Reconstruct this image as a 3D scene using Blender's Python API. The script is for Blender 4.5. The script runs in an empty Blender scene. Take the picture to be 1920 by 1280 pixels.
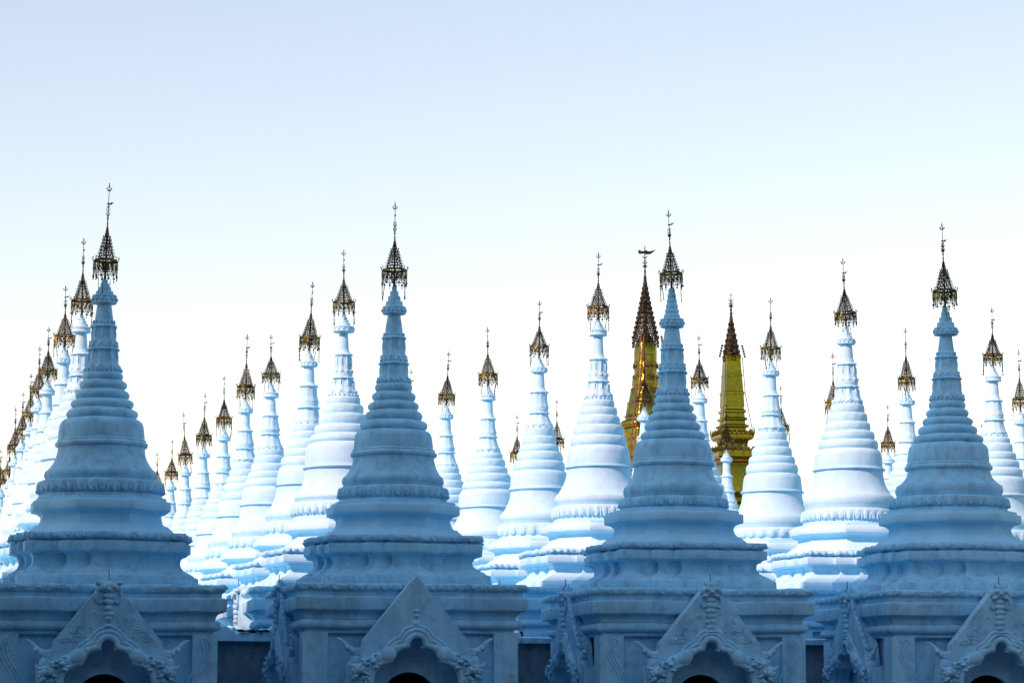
import bpy, math, random
from math import sin, cos, pi, radians, sqrt, atan2

SUN_ELEV, SUN_BACKD = 38.0, -32.0      # degrees; the sun stands to the left, a little on the viewer's side of the rows
SUN_STRENGTH, SUN_COLOR = 4.9, (1.0, 0.455, 0.345)
SKY_STRENGTH, AIR, DUST, OZONE = 0.12, 1.2, 0.5, 0.0
SKY_WB = (1.27, 1.05, 0.98)
EXPOSURE = 0.61
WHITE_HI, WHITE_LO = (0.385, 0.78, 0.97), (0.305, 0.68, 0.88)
PAVE_Y0, PAVE_A, PAVE_B = 2.7, (0.60, 0.58, 0.56), (0.50, 0.48, 0.46)
ROOF_E, ROOF_R = 23.1, 32.6            # eave and ridge of the unseen block added to shade the front row

# ------------------------------------------------------------------ camera
sc = bpy.context.scene
C = sc.collection
CAMX, CAMY, CAMZ = -3.279, -46.830, 1.6
YAW, PITCH = 0.2185, 0.1342
cam_d = bpy.data.cameras.new('camera')
cam_d.sensor_width = 36.0
cam_d.lens = 98.0
cam_d.clip_start = 0.1
cam_d.clip_end = 3000.0
cam = bpy.data.objects.new('camera', cam_d)
cam.location = (CAMX, CAMY, CAMZ)
cam.rotation_euler = (pi / 2 + PITCH, 0.0, -YAW)
C.objects.link(cam)
sc.camera = cam

# ------------------------------------------------------------------ light
SUN_EL = radians(SUN_ELEV)
SUN_BACK = radians(SUN_BACKD)
sdir = (-cos(SUN_EL) * cos(SUN_BACK), cos(SUN_EL) * sin(SUN_BACK), sin(SUN_EL))
world = bpy.data.worlds.new('World')
sc.world = world
world.use_nodes = True
wn = world.node_tree
wn.nodes.clear()
sky = wn.nodes.new('ShaderNodeTexSky')
sky.sky_type = 'NISHITA'
sky.sun_disc = False
sky.sun_elevation = SUN_EL
sky.sun_rotation = atan2(sdir[0], sdir[1])
sky.altitude = 80.0
sky.air_density = AIR
sky.dust_density = DUST
sky.ozone_density = OZONE
bg = wn.nodes.new('ShaderNodeBackground')
bg.inputs['Strength'].default_value = SKY_STRENGTH
wo = wn.nodes.new('ShaderNodeOutputWorld')
# one even white balance over the whole sky (the photograph is neutral at the horizon)
wb = wn.nodes.new('ShaderNodeMix')
wb.data_type, wb.blend_type = 'RGBA', 'MULTIPLY'
wb.inputs[0].default_value = 1.0
wb.inputs[7].default_value = (*SKY_WB, 1.0)
wn.links.new(sky.outputs['Color'], wb.inputs[6])
wn.links.new(wb.outputs[2], bg.inputs['Color'])
wn.links.new(bg.outputs['Background'], wo.inputs['Surface'])

sun_d = bpy.data.lights.new('sun', 'SUN')
sun_d.energy = SUN_STRENGTH
sun_d.angle = radians(0.5)
sun_d.color = SUN_COLOR
sun = bpy.data.objects.new('sun', sun_d)
from mathutils import Vector, Matrix
sun.rotation_euler = Vector((-sdir[0], -sdir[1], -sdir[2])).to_track_quat('-Z', 'Y').to_euler()
sun.location = (-30, 30, 40)
C.objects.link(sun)

sc.view_settings.view_transform = 'Standard'
sc.view_settings.look = 'None'
sc.view_settings.gamma = 1.0
sc.view_settings.use_curve_mapping = False
sc.view_settings.exposure = EXPOSURE
sc.cycles.use_denoising = True
sc.cycles.max_bounces = 8
sc.cycles.diffuse_bounces = 6

# ------------------------------------------------------------------ materials
def nd(t, kind, **kw):
    n = t.nodes.new(kind)
    for k, v in kw.items():
        setattr(n, k, v)
    return n

def base_mat(name):
    m = bpy.data.materials.new(name)
    m.use_nodes = True
    t = m.node_tree
    return m, t, t.nodes['Principled BSDF']

def noise(t, vec, scale, detail=4.0, rough=0.55):
    n = nd(t, 'ShaderNodeTexNoise')
    n.inputs['Scale'].default_value = scale
    n.inputs['Detail'].default_value = detail
    n.inputs['Roughness'].default_value = rough
    t.links.new(vec, n.inputs['Vector'])
    return n.outputs['Fac']

def ramp(t, fac, stops):
    r = nd(t, 'ShaderNodeValToRGB')
    e = r.color_ramp.elements
    while len(e) < len(stops):
        e.new(0.5)
    for el, (p, c) in zip(e, stops):
        el.position = p
        el.color = (c, c, c, 1) if isinstance(c, (int, float)) else (*c, 1)
    t.links.new(fac, r.inputs['Fac'])
    return r.outputs['Color']

def mix(t, fac, a, b, mode='MIX'):
    m = nd(t, 'ShaderNodeMix', data_type='RGBA', blend_type=mode)
    for k, v in (('Factor', fac), ('A', a), ('B', b)):
        s = [i for i in m.inputs if i.name == k and i.enabled][0]
        if hasattr(v, 'is_output'):
            t.links.new(v, s)
        elif isinstance(v, (int, float)):
            s.default_value = v
        else:
            s.default_value = (*v, 1)
    return [o for o in m.outputs if o.enabled][0]

def bump(t, h, strength, dist, prev=None):
    b = nd(t, 'ShaderNodeBump')
    b.inputs['Strength'].default_value = strength
    b.inputs['Distance'].default_value = dist
    t.links.new(h, b.inputs['Height'])
    if prev is not None:
        t.links.new(prev, b.inputs['Normal'])
    return b.outputs['Normal']

def scaled_pos(t, sx, sy, sz):
    g = nd(t, 'ShaderNodeNewGeometry')
    m = nd(t, 'ShaderNodeMapping')
    m.inputs['Scale'].default_value = (sx, sy, sz)
    t.links.new(g.outputs['Position'], m.inputs['Vector'])
    return m.outputs['Vector']

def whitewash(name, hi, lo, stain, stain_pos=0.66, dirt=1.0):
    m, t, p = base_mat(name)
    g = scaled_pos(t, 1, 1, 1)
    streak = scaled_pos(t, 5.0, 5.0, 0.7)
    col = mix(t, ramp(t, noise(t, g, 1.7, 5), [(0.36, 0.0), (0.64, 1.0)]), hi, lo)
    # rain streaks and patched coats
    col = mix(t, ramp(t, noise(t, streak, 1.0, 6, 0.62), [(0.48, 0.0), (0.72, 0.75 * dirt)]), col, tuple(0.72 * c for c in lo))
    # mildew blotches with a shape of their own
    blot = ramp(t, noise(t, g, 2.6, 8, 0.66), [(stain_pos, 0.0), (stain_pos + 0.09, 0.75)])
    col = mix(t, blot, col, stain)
    # hairline cracks, only here and there
    wv = nd(t, 'ShaderNodeTexVoronoi', feature='DISTANCE_TO_EDGE')
    wv.inputs['Scale'].default_value = 1.9
    dn = nd(t, 'ShaderNodeTexNoise')
    dn.inputs['Scale'].default_value = 4.0
    t.links.new(g, dn.inputs['Vector'])
    vm = nd(t, 'ShaderNodeVectorMath', operation='MULTIPLY_ADD')
    t.links.new(dn.outputs['Color'], vm.inputs[0])
    vm.inputs[1].default_value = (0.5, 0.5, 0.5)
    t.links.new(g, vm.inputs[2])
    t.links.new(vm.outputs[0], wv.inputs['Vector'])
    crack = ramp(t, wv.outputs['Distance'], [(0.0, 1.0), (0.012, 0.0)])
    cm = ramp(t, noise(t, g, 0.9, 3), [(0.50, 0.0), (0.62, 0.55 * dirt)])
    ck = nd(t, 'ShaderNodeMath', operation='MULTIPLY')
    t.links.new(crack, ck.inputs[0]); t.links.new(cm, ck.inputs[1])
    col = mix(t, ck.outputs[0], col, tuple(0.5 * c for c in stain))
    # scuffed middle-sized blotches of thinner coat
    col = mix(t, ramp(t, noise(t, g, 5.5, 5, 0.6), [(0.50, 0.0), (0.66, 0.55 * dirt)]), col, tuple(0.66 * c for c in lo))
    # pin-prick flakes of missing lime
    fl = ramp(t, noise(t, g, 38.0, 3, 0.5), [(0.70, 0.0), (0.76, 0.5)])
    col = mix(t, fl, col, tuple(0.55 * c for c in stain))
    t.links.new(col, p.inputs['Base Color'])
    p.inputs['Roughness'].default_value = 0.86
    p.inputs['Specular IOR Level'].default_value = 0.25
    n1 = bump(t, noise(t, g, 7.0, 6, 0.62), 0.35, 0.02)
    n2 = bump(t, noise(t, g, 60.0, 3, 0.6), 0.30, 0.004, n1)
    t.links.new(n2, p.inputs['Normal'])
    return m

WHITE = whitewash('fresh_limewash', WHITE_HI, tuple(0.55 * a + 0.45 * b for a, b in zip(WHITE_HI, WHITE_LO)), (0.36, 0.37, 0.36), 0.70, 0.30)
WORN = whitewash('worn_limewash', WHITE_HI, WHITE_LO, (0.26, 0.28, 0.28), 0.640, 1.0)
SOOT_DARK = whitewash('soot_and_cell_dark', (0.05, 0.05, 0.05), (0.02, 0.02, 0.02), (0.10, 0.09, 0.08), 0.62)  # real soot on the coping, and painted dark for the unlit door cell

def metal(name, hi, lo, rough, spot=0.5, metallic=0.85):
    m, t, p = base_mat(name)
    g = scaled_pos(t, 1, 1, 1)
    col = mix(t, ramp(t, noise(t, g, 9.0, 5), [(spot - 0.12, 0.0), (spot + 0.12, 1.0)]), hi, lo)
    t.links.new(col, p.inputs['Base Color'])
    p.inputs['Metallic'].default_value = metallic
    p.inputs['Roughness'].default_value = rough
    t.links.new(bump(t, noise(t, g, 40.0, 3), 0.3, 0.004), p.inputs['Normal'])
    return m

GILT = metal('tarnished_gilt', (0.36, 0.33, 0.07), (0.03, 0.03, 0.018), 0.42, 0.44)
DARKGILT = metal('tarnished_backlit_gilt', (0.10, 0.095, 0.04), (0.014, 0.015, 0.014), 0.5, 0.42)  # tarnish, taken darker to stand for crowns seen backlit and in shade
GOLD = metal('gold_leaf', (0.26, 0.25, 0.022), (0.19, 0.18, 0.016), 0.26, 0.5, 1.0)
GOLDDARK = metal('old_gold_leaf', (0.20, 0.18, 0.03), (0.05, 0.05, 0.018), 0.40, 0.5, 0.9)
IRON = metal('rusty_iron', (0.05, 0.035, 0.03), (0.03, 0.025, 0.02), 0.7, 0.5, 0.3)
BAMBOO = metal('weathered_bamboo', (0.14, 0.085, 0.045), (0.08, 0.05, 0.03), 0.7, 0.5, 0.0)

def ground_mat(name, a, b, sc_):
    m, t, p = base_mat(name)
    g = scaled_pos(t, 1, 1, 1)
    col = mix(t, ramp(t, noise(t, g, sc_, 6), [(0.35, 0.0), (0.65, 1.0)]), a, b)
    col = mix(t, ramp(t, noise(t, g, sc_ * 9, 4), [(0.5, 0.0), (0.75, 0.5)]), col, tuple(0.6 * c for c in b))
    t.links.new(col, p.inputs['Base Color'])
    p.inputs['Roughness'].default_value = 0.8
    t.links.new(bump(t, noise(t, g, 14.0, 4), 0.3, 0.02), p.inputs['Normal'])
    return m

# ------------------------------------------------------------------ mesh helpers
class MB:
    def __init__(self):
        self.v, self.f = [], []

    def add(self, verts, faces):
        o = len(self.v)
        self.v.extend(verts)
        self.f.extend([tuple(i + o for i in f) for f in faces])

    def loops(self, rings, cap0=True, cap1=True):
        n = len(rings[0])
        vs = [p for r in rings for p in r]
        fs = []
        for i in range(len(rings) - 1):
            a, b = i * n, (i + 1) * n
            for j in range(n):
                k = (j + 1) % n
                fs.append((a + j, a + k, b + k, b + j))
        if cap0:
            fs.append(tuple(range(n - 1, -1, -1)))
        if cap1:
            o = (len(rings) - 1) * n
            fs.append(tuple(range(o, o + n)))
        self.add(vs, fs)

    def lathe(self, prof, n=48, phase=0.0, amp=0.0, seed=0.0, mod=None, c=(0, 0, 0)):
        rings = []
        for (r, z) in prof:
            ring = []
            for j in range(n):
                a = phase + 2 * pi * j / n
                rr = r
                zz = z
                if mod:
                    rr *= mod(a, z)
                if amp:
                    rr += amp * (sin(3 * a + seed + 5 * z) + 0.7 * sin(7 * a - 2 * seed + 11 * z) + 0.5 * sin(13 * a + 3 * seed - 17 * z))
                    zz += 0.7 * amp * (sin(2 * a + 1.3 * seed) + 0.6 * sin(5 * a + 2.1 * seed + 4 * r))
                ring.append((c[0] + rr * cos(a), c[1] + rr * sin(a), c[2] + zz))
            rings.append(ring)
        self.loops(rings)

    def outline(self, fn, prof):
        self.loops([[(x, y, z) for (x, y) in fn(t)] for (t, z) in prof])

    def box(self, x0, x1, y0, y1, z0, z1):
        self.loops([[(x0, y0, z), (x1, y0, z), (x1, y1, z), (x0, y1, z)] for z in (z0, z1)])

    def tube(self, pts, rad, n=6, flat=1.0):
        m = len(pts)
        P = [Vector(p) for p in pts]
        rings = []
        ref = Vector((0.123, 0.981, 0.149)).normalized()
        for i in range(m):
            d = (P[min(i + 1, m - 1)] - P[max(i - 1, 0)]).normalized()
            u = d.cross(ref)
            if u.length < 1e-3:
                u = d.cross(Vector((1, 0, 0)))
            u.normalize()
            w = d.cross(u)
            r = rad(i / (m - 1)) if callable(rad) else rad
            rings.append([tuple(P[i] + u * (r * cos(2 * pi * j / n)) + w * (r * flat * sin(2 * pi * j / n))) for j in range(n)])
        self.loops(rings)

    def hoop(self, r, z, tr, n=28, k=4, c=(0, 0)):
        vs, fs = [], []
        for i in range(n):
            a = 2 * pi * i / n
            for j in range(k):
                b = 2 * pi * j / k + pi / 4
                q = r + tr * cos(b)
                vs.append((c[0] + q * cos(a), c[1] + q * sin(a), z + tr * sin(b)))
        for i in range(n):
            for j in range(k):
                i2, j2 = (i + 1) % n, (j + 1) % k
                fs.append((i * k + j, i2 * k + j, i2 * k + j2, i * k + j2))
        self.add(vs, fs)

    def blob(self, c, r, n=8, m=6, rot=None, lump=0.0, rnd=None):
        rings = []
        for i in range(m + 1):
            th = pi * i / m
            ring = []
            for j in range(n):
                a = 2 * pi * j / n
                s = max(sin(th), 0.02)
                q = Vector((r[0] * s * cos(a), r[1] * s * sin(a), -r[2] * cos(th)))
                if lump and rnd:
                    q *= 1 + lump * rnd.uniform(-1, 1)
                if rot is not None:
                    q = rot @ q
                ring.append((c[0] + q.x, c[1] + q.y, c[2] + q.z))
            rings.append(ring)
        self.loops(rings)

    def mesh(self, name, mat, sharp=38, smooth=True):
        me = bpy.data.meshes.new(name)
        me.from_pydata(self.v, [], self.f)
        if smooth:
            me.polygons.foreach_set('use_smooth', [True] * len(me.polygons))
            me.set_sharp_from_angle(angle=radians(sharp))
        me.materials.append(mat)
        me.update()
        return me

def link(name, me, parent=None, loc=(0, 0, 0), rot=(0, 0, 0), scale=(1, 1, 1)):
    o = bpy.data.objects.new(name, me)
    C.objects.link(o)
    o.parent = parent
    o.location, o.rotation_euler, o.scale = loc, rot, scale
    return o

def thing(o, label, cat, group=None):
    o['label'] = label
    o['category'] = cat
    if group:
        o['group'] = group
    return o

def structure(o):
    o['kind'] = 'structure'
    return o

def arc(cx, cz, r0, z0, a0, a1, n):
    return [(cx + r0 * cos(radians(a0 + (a1 - a0) * i / n)), cz + z0 * sin(radians(a0 + (a1 - a0) * i / n))) for i in range(n + 1)]

def square(h):
    return lambda t: [(-h - t, -h - t), (h + t, -h - t), (h + t, h + t), (-h - t, h + t)]

def redent(H, d, c1, c2):
    # square with two set-backs at each corner; the middle of each side stands proud
    q = [(c1, H), (c1, H - d), (c2, H - d), (c2, H - 2 * d), (H - 2 * d, H - 2 * d),
         (H - 2 * d, c2), (H - d, c2), (H - d, c1), (H, c1)]

    def fn(t):
        pts = []
        Q = [(x + t, y + t) for (x, y) in q]
        # c1 and c2 edges keep following the offset as well, as real mouldings do
        first = list(reversed(Q))           # from +x side up to +y side
        pts += first
        pts += [(-x, y) for (x, y) in reversed(first)]
        pts += [(-x, -y) for (x, y) in first]
        pts += [(x, -y) for (x, y) in reversed(first)]
        return pts
    return fn

# ------------------------------------------------------------------ ground
g = MB()
g.box(-900, 900, -900, 1200, -0.5, 0.0)
structure(link('ground', g.mesh('ground', ground_mat('dry_earth', (0.20, 0.17, 0.13), (0.14, 0.12, 0.09), 0.3))))
g = MB()
g.box(-30, 60, PAVE_Y0, 110, -0.02, 0.02)
structure(link('pavement', g.mesh('pavement', ground_mat('marble_paving', PAVE_A, PAVE_B, 0.8))))

g = MB()
g.box(-46, 60, -75, PAVE_Y0 - 0.01, -0.02, 0.02)
structure(link('forecourt', g.mesh('forecourt', ground_mat('low_bounce_ground', (0.050, 0.068, 0.085), (0.036, 0.050, 0.064), 0.8))))  # unseen ground, darkened and blued to cut warm bounce on the front row

# ------------------------------------------------------------------ shared square parts
rnd = random.Random(7)

def petal_row(mb, fn_pts, z, dz, step, depth, jitter=0.15, skip=0.03):
    # fn_pts: closed polygon (axis aligned); carved petals along every outer edge
    n = len(fn_pts)
    for i in range(n):
        (x0, y0), (x1, y1) = fn_pts[i], fn_pts[(i + 1) % n]
        L = sqrt((x1 - x0) ** 2 + (y1 - y0) ** 2)
        if L < step * 0.7:
            continue
        k = max(1, round(L / step))
        ux, uy = (x1 - x0) / L, (y1 - y0) / L
        nx, ny = uy, -ux
        for j in range(k):
            if rnd.random() < skip:
                continue
            s = (j + 0.5) * L / k + rnd.uniform(-1, 1) * 0.01
            hw = 0.43 * L / k
            big = j % 2 == 0
            c = (x0 + ux * s + nx * 0.004, y0 + uy * s + ny * 0.004, z + rnd.uniform(-1, 1) * 0.006)
            r = (hw if abs(ux) > 0.5 else depth, depth if abs(ux) > 0.5 else hw, dz * (1.0 if big else 0.8))
            mb.blob(c, r, 7, 5, None, jitter, rnd)
            if big:
                mb.blob((c[0] + nx * depth * 0.8, c[1] + ny * depth * 0.8, z - dz * 0.45), (0.022, 0.022, 0.022), 5, 4)

def wobble(mb, a, f=2.1):
    mb.v = [(x + a * (sin(f * y * 3.1 + z * 5) + sin(7 * y + 3 * z)), y + a * (sin(f * x * 2.7 + z * 4) + sin(8 * x - 2 * z)),
             z + a * (sin(f * (x + 0.7 * y)) + 0.6 * sin(5.3 * x - 4.1 * y))) for (x, y, z) in mb.v]

H = 1.9

def refine(prof_fn, corners, seg):
    def fn(t):
        p = prof_fn(t)
        out = []
        n = len(p)
        for i in range(n):
            a, b = p[i], p[(i + 1) % n]
            for s in range(seg):
                u = s / seg
                out.append((a[0] + (b[0] - a[0]) * u, a[1] + (b[1] - a[1]) * u))
        return out
    return fn

def make_cornice():
    m = MB()
    prof = [(-0.17, -0.80), (-0.165, -0.745)]
    prof += arc(-0.15, -0.66, 0.085, 0.08, -90, 90, 8)
    prof += [(-0.14, -0.572), (-0.14, -0.555)]
    prof += [(-0.14 + 0.13 * (1 - cos(radians(a))), -0.555 + 0.115 * sin(radians(a))) for a in range(15, 91, 15)]
    prof += [(-0.01, -0.432), (0.018, -0.428), (0.022, -0.42), (0.022, -0.238), (0.012, -0.226), (-0.045, -0.214), (-0.058, -0.20),
             (-0.058, -0.13), (-0.035, -0.122), (-0.006, -0.10), (0.0, -0.06), (-0.006, -0.02), (-0.03, 0.0)]
    m.outline(refine(square(H), 4, 20), prof)
    wobble(m, 0.0045)
    petal_row(m, square(H)(0.0), -0.058, 0.058, 0.135, 0.034)
    return m.mesh('cornice', WORN)

def make_cornice_eroded():
    # same profile, petals worn away to a lumpy roll
    m = MB()
    prof = [(-0.17, -0.80), (-0.165, -0.745)]
    prof += arc(-0.15, -0.66, 0.085, 0.08, -90, 90, 8)
    prof += [(-0.14, -0.572), (-0.14, -0.555)]
    prof += [(-0.14 + 0.13 * (1 - cos(radians(a))), -0.555 + 0.115 * sin(radians(a))) for a in range(15, 91, 15)]
    prof += [(-0.01, -0.432), (0.018, -0.428), (0.022, -0.42), (0.022, -0.238), (0.012, -0.226), (-0.045, -0.214), (-0.058, -0.20),
             (-0.058, -0.13), (-0.035, -0.122), (-0.006, -0.10), (0.0, -0.06), (-0.006, -0.02), (-0.03, 0.0)]
    m.outline(refine(square(H), 4, 34), prof)
    q = random.Random(3)
    m.v = [(x, y, z + (q.uniform(-0.016, 0.012) if z > -0.125 else (q.uniform(-0.012, 0.02) if -0.435 < z < -0.41 and q.random() < 0.14 else 0))) for (x, y, z) in m.v]
    wobble(m, 0.005)
    n = 34
    for i in range(60):
        s = q.uniform(-1.85, 1.85)
        m.blob((s, -H - 0.0, -0.06 + q.uniform(-0.02, 0.02)), (q.uniform(0.03, 0.10), 0.026, q.uniform(0.025, 0.055)), 7, 5, None, 0.25, q)
        m.blob((-H, s, -0.06 + q.uniform(-0.02, 0.02)), (0.026, q.uniform(0.03, 0.10), q.uniform(0.025, 0.055)), 7, 5, None, 0.25, q)
    return m.mesh('cornice', WORN)

def make_pedestal(seed):
    # unit height 0..1 (real height about 0.85), corner half width 1.29
    m = MB()
    fn = redent(1.29 + 0.18, 0.09, 0.38, 0.76)
    prof = [(0.12, 0.0), (0.125, 0.03), (0.12, 0.175), (0.11, 0.19), (0.07, 0.205), (0.03, 0.25), (-0.04, 0.30), (-0.10, 0.345), (-0.135, 0.40), (-0.15, 0.46),
            (-0.145, 0.53), (-0.12, 0.575), (-0.115, 0.58), (-0.115, 0.60), (-0.07, 0.622), (-0.02, 0.640), (-0.012, 0.642), (0.0, 0.648), (0.002, 0.655), (0.002, 0.815),
            (-0.004, 0.825), (-0.05, 0.836), (-0.065, 0.842), (-0.065, 0.870), (-0.015, 0.876), (0.0, 0.90), (0.002, 0.95), (-0.02, 0.995), (-0.06, 1.0)]
    m.outline(refine(fn, 0, 3), prof)
    petal_row(m, fn(-0.002), 0.935, 0.062, 0.15, 0.032, 0.22, 0.05)
    q = random.Random(seed)
    m.v = [(x + 0.004 * sin(9 * y + seed), y + 0.004 * sin(8 * x + seed * 2), z + 0.006 * sin(4 * x + 3 * y + seed)) for (x, y, z) in m.v]
    return m.mesh('pedestal', WORN)

def make_octagon(seed):
    # unit height, circumradius so that the apothem of the fascia is 1.07
    k = 1 / cos(pi / 8)
    m = MB()
    prof = [(1.16, 0.0), (1.165, 0.03), (1.14, 0.06), (1.10, 0.13), (1.05, 0.20), (1.04, 0.235), (0.99, 0.25), (0.955, 0.31), (0.93, 0.40), (0.92, 0.47), (0.925, 0.53),
            (0.95, 0.555), (0.955, 0.585), (0.99, 0.605), (1.03, 0.625), (1.055, 0.632), (1.07, 0.645), (1.075, 0.665), (1.075, 0.875), (1.06, 0.895), (1.02, 0.905), (1.01, 0.915), (1.005, 0.985), (0.98, 1.0)]
    rings = []
    for (r, z) in prof:
        ring = []
        for j in range(8):
            a0, a1 = pi / 8 + j * pi / 4, pi / 8 + (j + 1) * pi / 4
            for s in range(5):
                u = s / 5
                x = r * k * ((1 - u) * cos(a0) + u * cos(a1))
                y = r * k * ((1 - u) * sin(a0) + u * sin(a1))
                ring.append((x + 0.004 * sin(6 * y + seed), y + 0.004 * sin(7 * x - seed), z + 0.006 * sin(3 * x + 2 * y + seed)))
        rings.append(ring)
    m.loops(rings)
    return m.mesh('octagonal_plinth', WHITE)

from mathutils.geometry import tessellate_polygon

def bridge(m, outer, inner, y0, y1):
    """plate between two open chains (x,z) joined at their feet; y0 front (smaller), y1 back"""
    poly = list(outer) + list(reversed(inner))
    n = len(poly)
    tris = tessellate_polygon([[Vector((x, z, 0)) for x, z in poly]])
    vs = [(x, y0, z) for x, z in poly] + [(x, y1, z) for x, z in poly]
    fs = []
    for t in tris:
        (ax, az), (bx, bz), (cx, cz) = (poly[i] for i in t)
        ccw = (bx - ax) * (cz - az) - (bz - az) * (cx - ax) > 0
        f = t if ccw else (t[0], t[2], t[1])
        fs.append(tuple(f))                         # seen from -y
        fs.append(tuple(i + n for i in reversed(f)))
    for i in range(n):
        k = (i + 1) % n
        fs.append((i, k, k + n, i + n))             # outer chain runs clockwise
    m.add(vs, fs)

def resample(pts, n):
    d = [0.0]
    for a, b in zip(pts, pts[1:]):
        d.append(d[-1] + sqrt((a[0] - b[0]) ** 2 + (a[1] - b[1]) ** 2))
    out, j = [], 0
    for i in range(n):
        s = d[-1] * i / (n - 1)
        while j < len(d) - 2 and d[j + 1] < s:
            j += 1
        u = (s - d[j]) / max(1e-9, d[j + 1] - d[j])
        out.append((pts[j][0] + (pts[j + 1][0] - pts[j][0]) * u, pts[j][1] + (pts[j + 1][1] - pts[j][1]) * u))
    return out

ZB = 2.97      # wall top for a cornice at 3.76

def make_body():
    m = MB()
    m.outline(square(1.98), [(0, -0.02), (0, 0.2), (-0.06, 0.22), (-0.06, 0.38), (-0.14, 0.42)])
    p0, p1 = 1.38, 1.785
    for sx in (-1, 1):
        for sy in (-1, 1):
            xs = sorted((sx * p0, sx * p1)); ys = sorted((sy * p0, sy * p1))
            m.box(xs[0], xs[1], ys[0], ys[1], 0.4, ZB)
    # recessed panels; the front one with an arched doorway
    for k in range(4):
        mm = MB()
        if k == 0:
            inner = [(-0.47, 0.4)] + [(-0.47, 0.4 + 1.46 * i / 6) for i in range(1, 6)]
            inner += [(0.47 * cos(pi - pi * i / 24), 1.86 + 0.47 * sin(pi - pi * i / 24)) for i in range(25)]
            inner += [(0.47, 1.86 - 1.46 * i / 6) for i in range(1, 7)]
            outer = []
            for (x, zz) in inner:
                if zz <= 1.86 + 1e-6 and abs(abs(x) - 0.47) < 1e-3:
                    outer.append((1.4 if x > 0 else -1.4, zz))
                else:
                    dx, dz_ = x, zz - 1.86
                    t = min(1.4 / max(abs(dx), 1e-6), (ZB - 1.86) / max(dz_, 1e-6))
                    outer.append((dx * t, 1.86 + dz_ * t))
            for tgt in ((-1.4, ZB), (1.4, ZB)):
                i = min(range(len(outer)), key=lambda i: (outer[i][0] - tgt[0]) ** 2 + (outer[i][1] - tgt[1]) ** 2)
                outer[i] = tgt
            bridge(mm, outer, inner, -1.62, -1.50)
        else:
            mm.box(-1.4, 1.4, -1.62, -1.50, 0.4, ZB)
        a = (0, -pi / 2, pi / 2, pi)[k]
        ca, sa = cos(a), sin(a)
        m.add([(x * ca - y * sa, x * sa + y * ca, z) for x, y, z in mm.v], mm.f)
    return m.mesh('shrine_wall', WORN, 30)

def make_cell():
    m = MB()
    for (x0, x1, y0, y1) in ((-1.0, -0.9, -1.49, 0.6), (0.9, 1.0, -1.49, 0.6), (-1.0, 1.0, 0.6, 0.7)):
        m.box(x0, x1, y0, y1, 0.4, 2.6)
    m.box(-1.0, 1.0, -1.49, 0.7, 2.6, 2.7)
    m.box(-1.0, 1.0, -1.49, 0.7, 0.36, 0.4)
    return m.mesh('cell_dark_lining', SOOT_DARK, 30)  # near-black lining put in so the doorway reads as unlit

def foil_chain():
    pts = [(0.0, 2.865)]
    pts += [(0.105 * sin(radians(a)), 2.76 + 0.105 * cos(radians(a))) for a in range(15, 121, 15)]
    pts += [(0.125, 2.70)]
    pts += [(0.155 + 0.22 * sin(radians(a)), 2.475 + 0.22 * cos(radians(a))) for a in range(-6, 96, 12)]
    pts += [(0.405, 2.465)]
    pts += [(0.43 + 0.27 * sin(radians(a)), 2.185 + 0.27 * cos(radians(a))) for a in range(-4, 100, 13)]
    pts += [(0.70, 1.9), (0.70, 1.4), (0.70, 0.42)]
    return [(-x, z) for x, z in reversed(pts[1:])] + pts

def make_pediment():
    m = MB()
    inner = foil_chain()
    right = [(0.0, 3.845), (0.035, 3.835), (0.86, 2.83), (0.89, 2.60), (0.93, 2.50), (0.98, 2.3), (1.0, 1.9), (1.0, 0.42)]
    n = len(inner)
    half = n // 2 + 1
    r = resample(right, half)
    i = min(range(half), key=lambda i: abs(r[i][0] - 0.86) + abs(r[i][1] - 2.83)); r[i] = (0.86, 2.83)
    outer = [(-x, z) for x, z in reversed(r[1:])] + r
    bridge(m, outer, inner, -2.22, -1.955)
    for s in (-1, 1):
        xs = sorted((s * 0.80, s * 0.985))
        m.box(xs[0], xs[1], -1.955, -1.60, 0.42, 2.5)
    wobble(m, 0.003)
    return m.mesh('pediment', WORN, 30)

def make_arch_trim(q):
    m = MB()
    ch = [p for p in foil_chain() if p[1] > 1.5]
    for off, rr, yy in ((0.055, 0.058, -2.235), (0.140, 0.042, -2.235), (0.205, 0.030, -2.23)):
        pts = []
        for i, (x, z) in enumerate(ch):
            a, b = ch[max(0, i - 1)], ch[min(len(ch) - 1, i + 1)]
            tx, tz = b[0] - a[0], b[1] - a[1]
            L = sqrt(tx * tx + tz * tz) or 1
            pts.append((x - tz / L * off, yy, z + tx / L * off))
        # smooth
        for _ in range(2):
            pts = [pts[0]] + [tuple((pts[i - 1][k] + 2 * pts[i][k] + pts[i + 1][k]) / 4 for k in range(3)) for i in range(1, len(pts) - 1)] + [pts[-1]]
        m.tube(pts, rr, 8)
    return m.mesh('arch_trim', WORN, 60)

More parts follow.
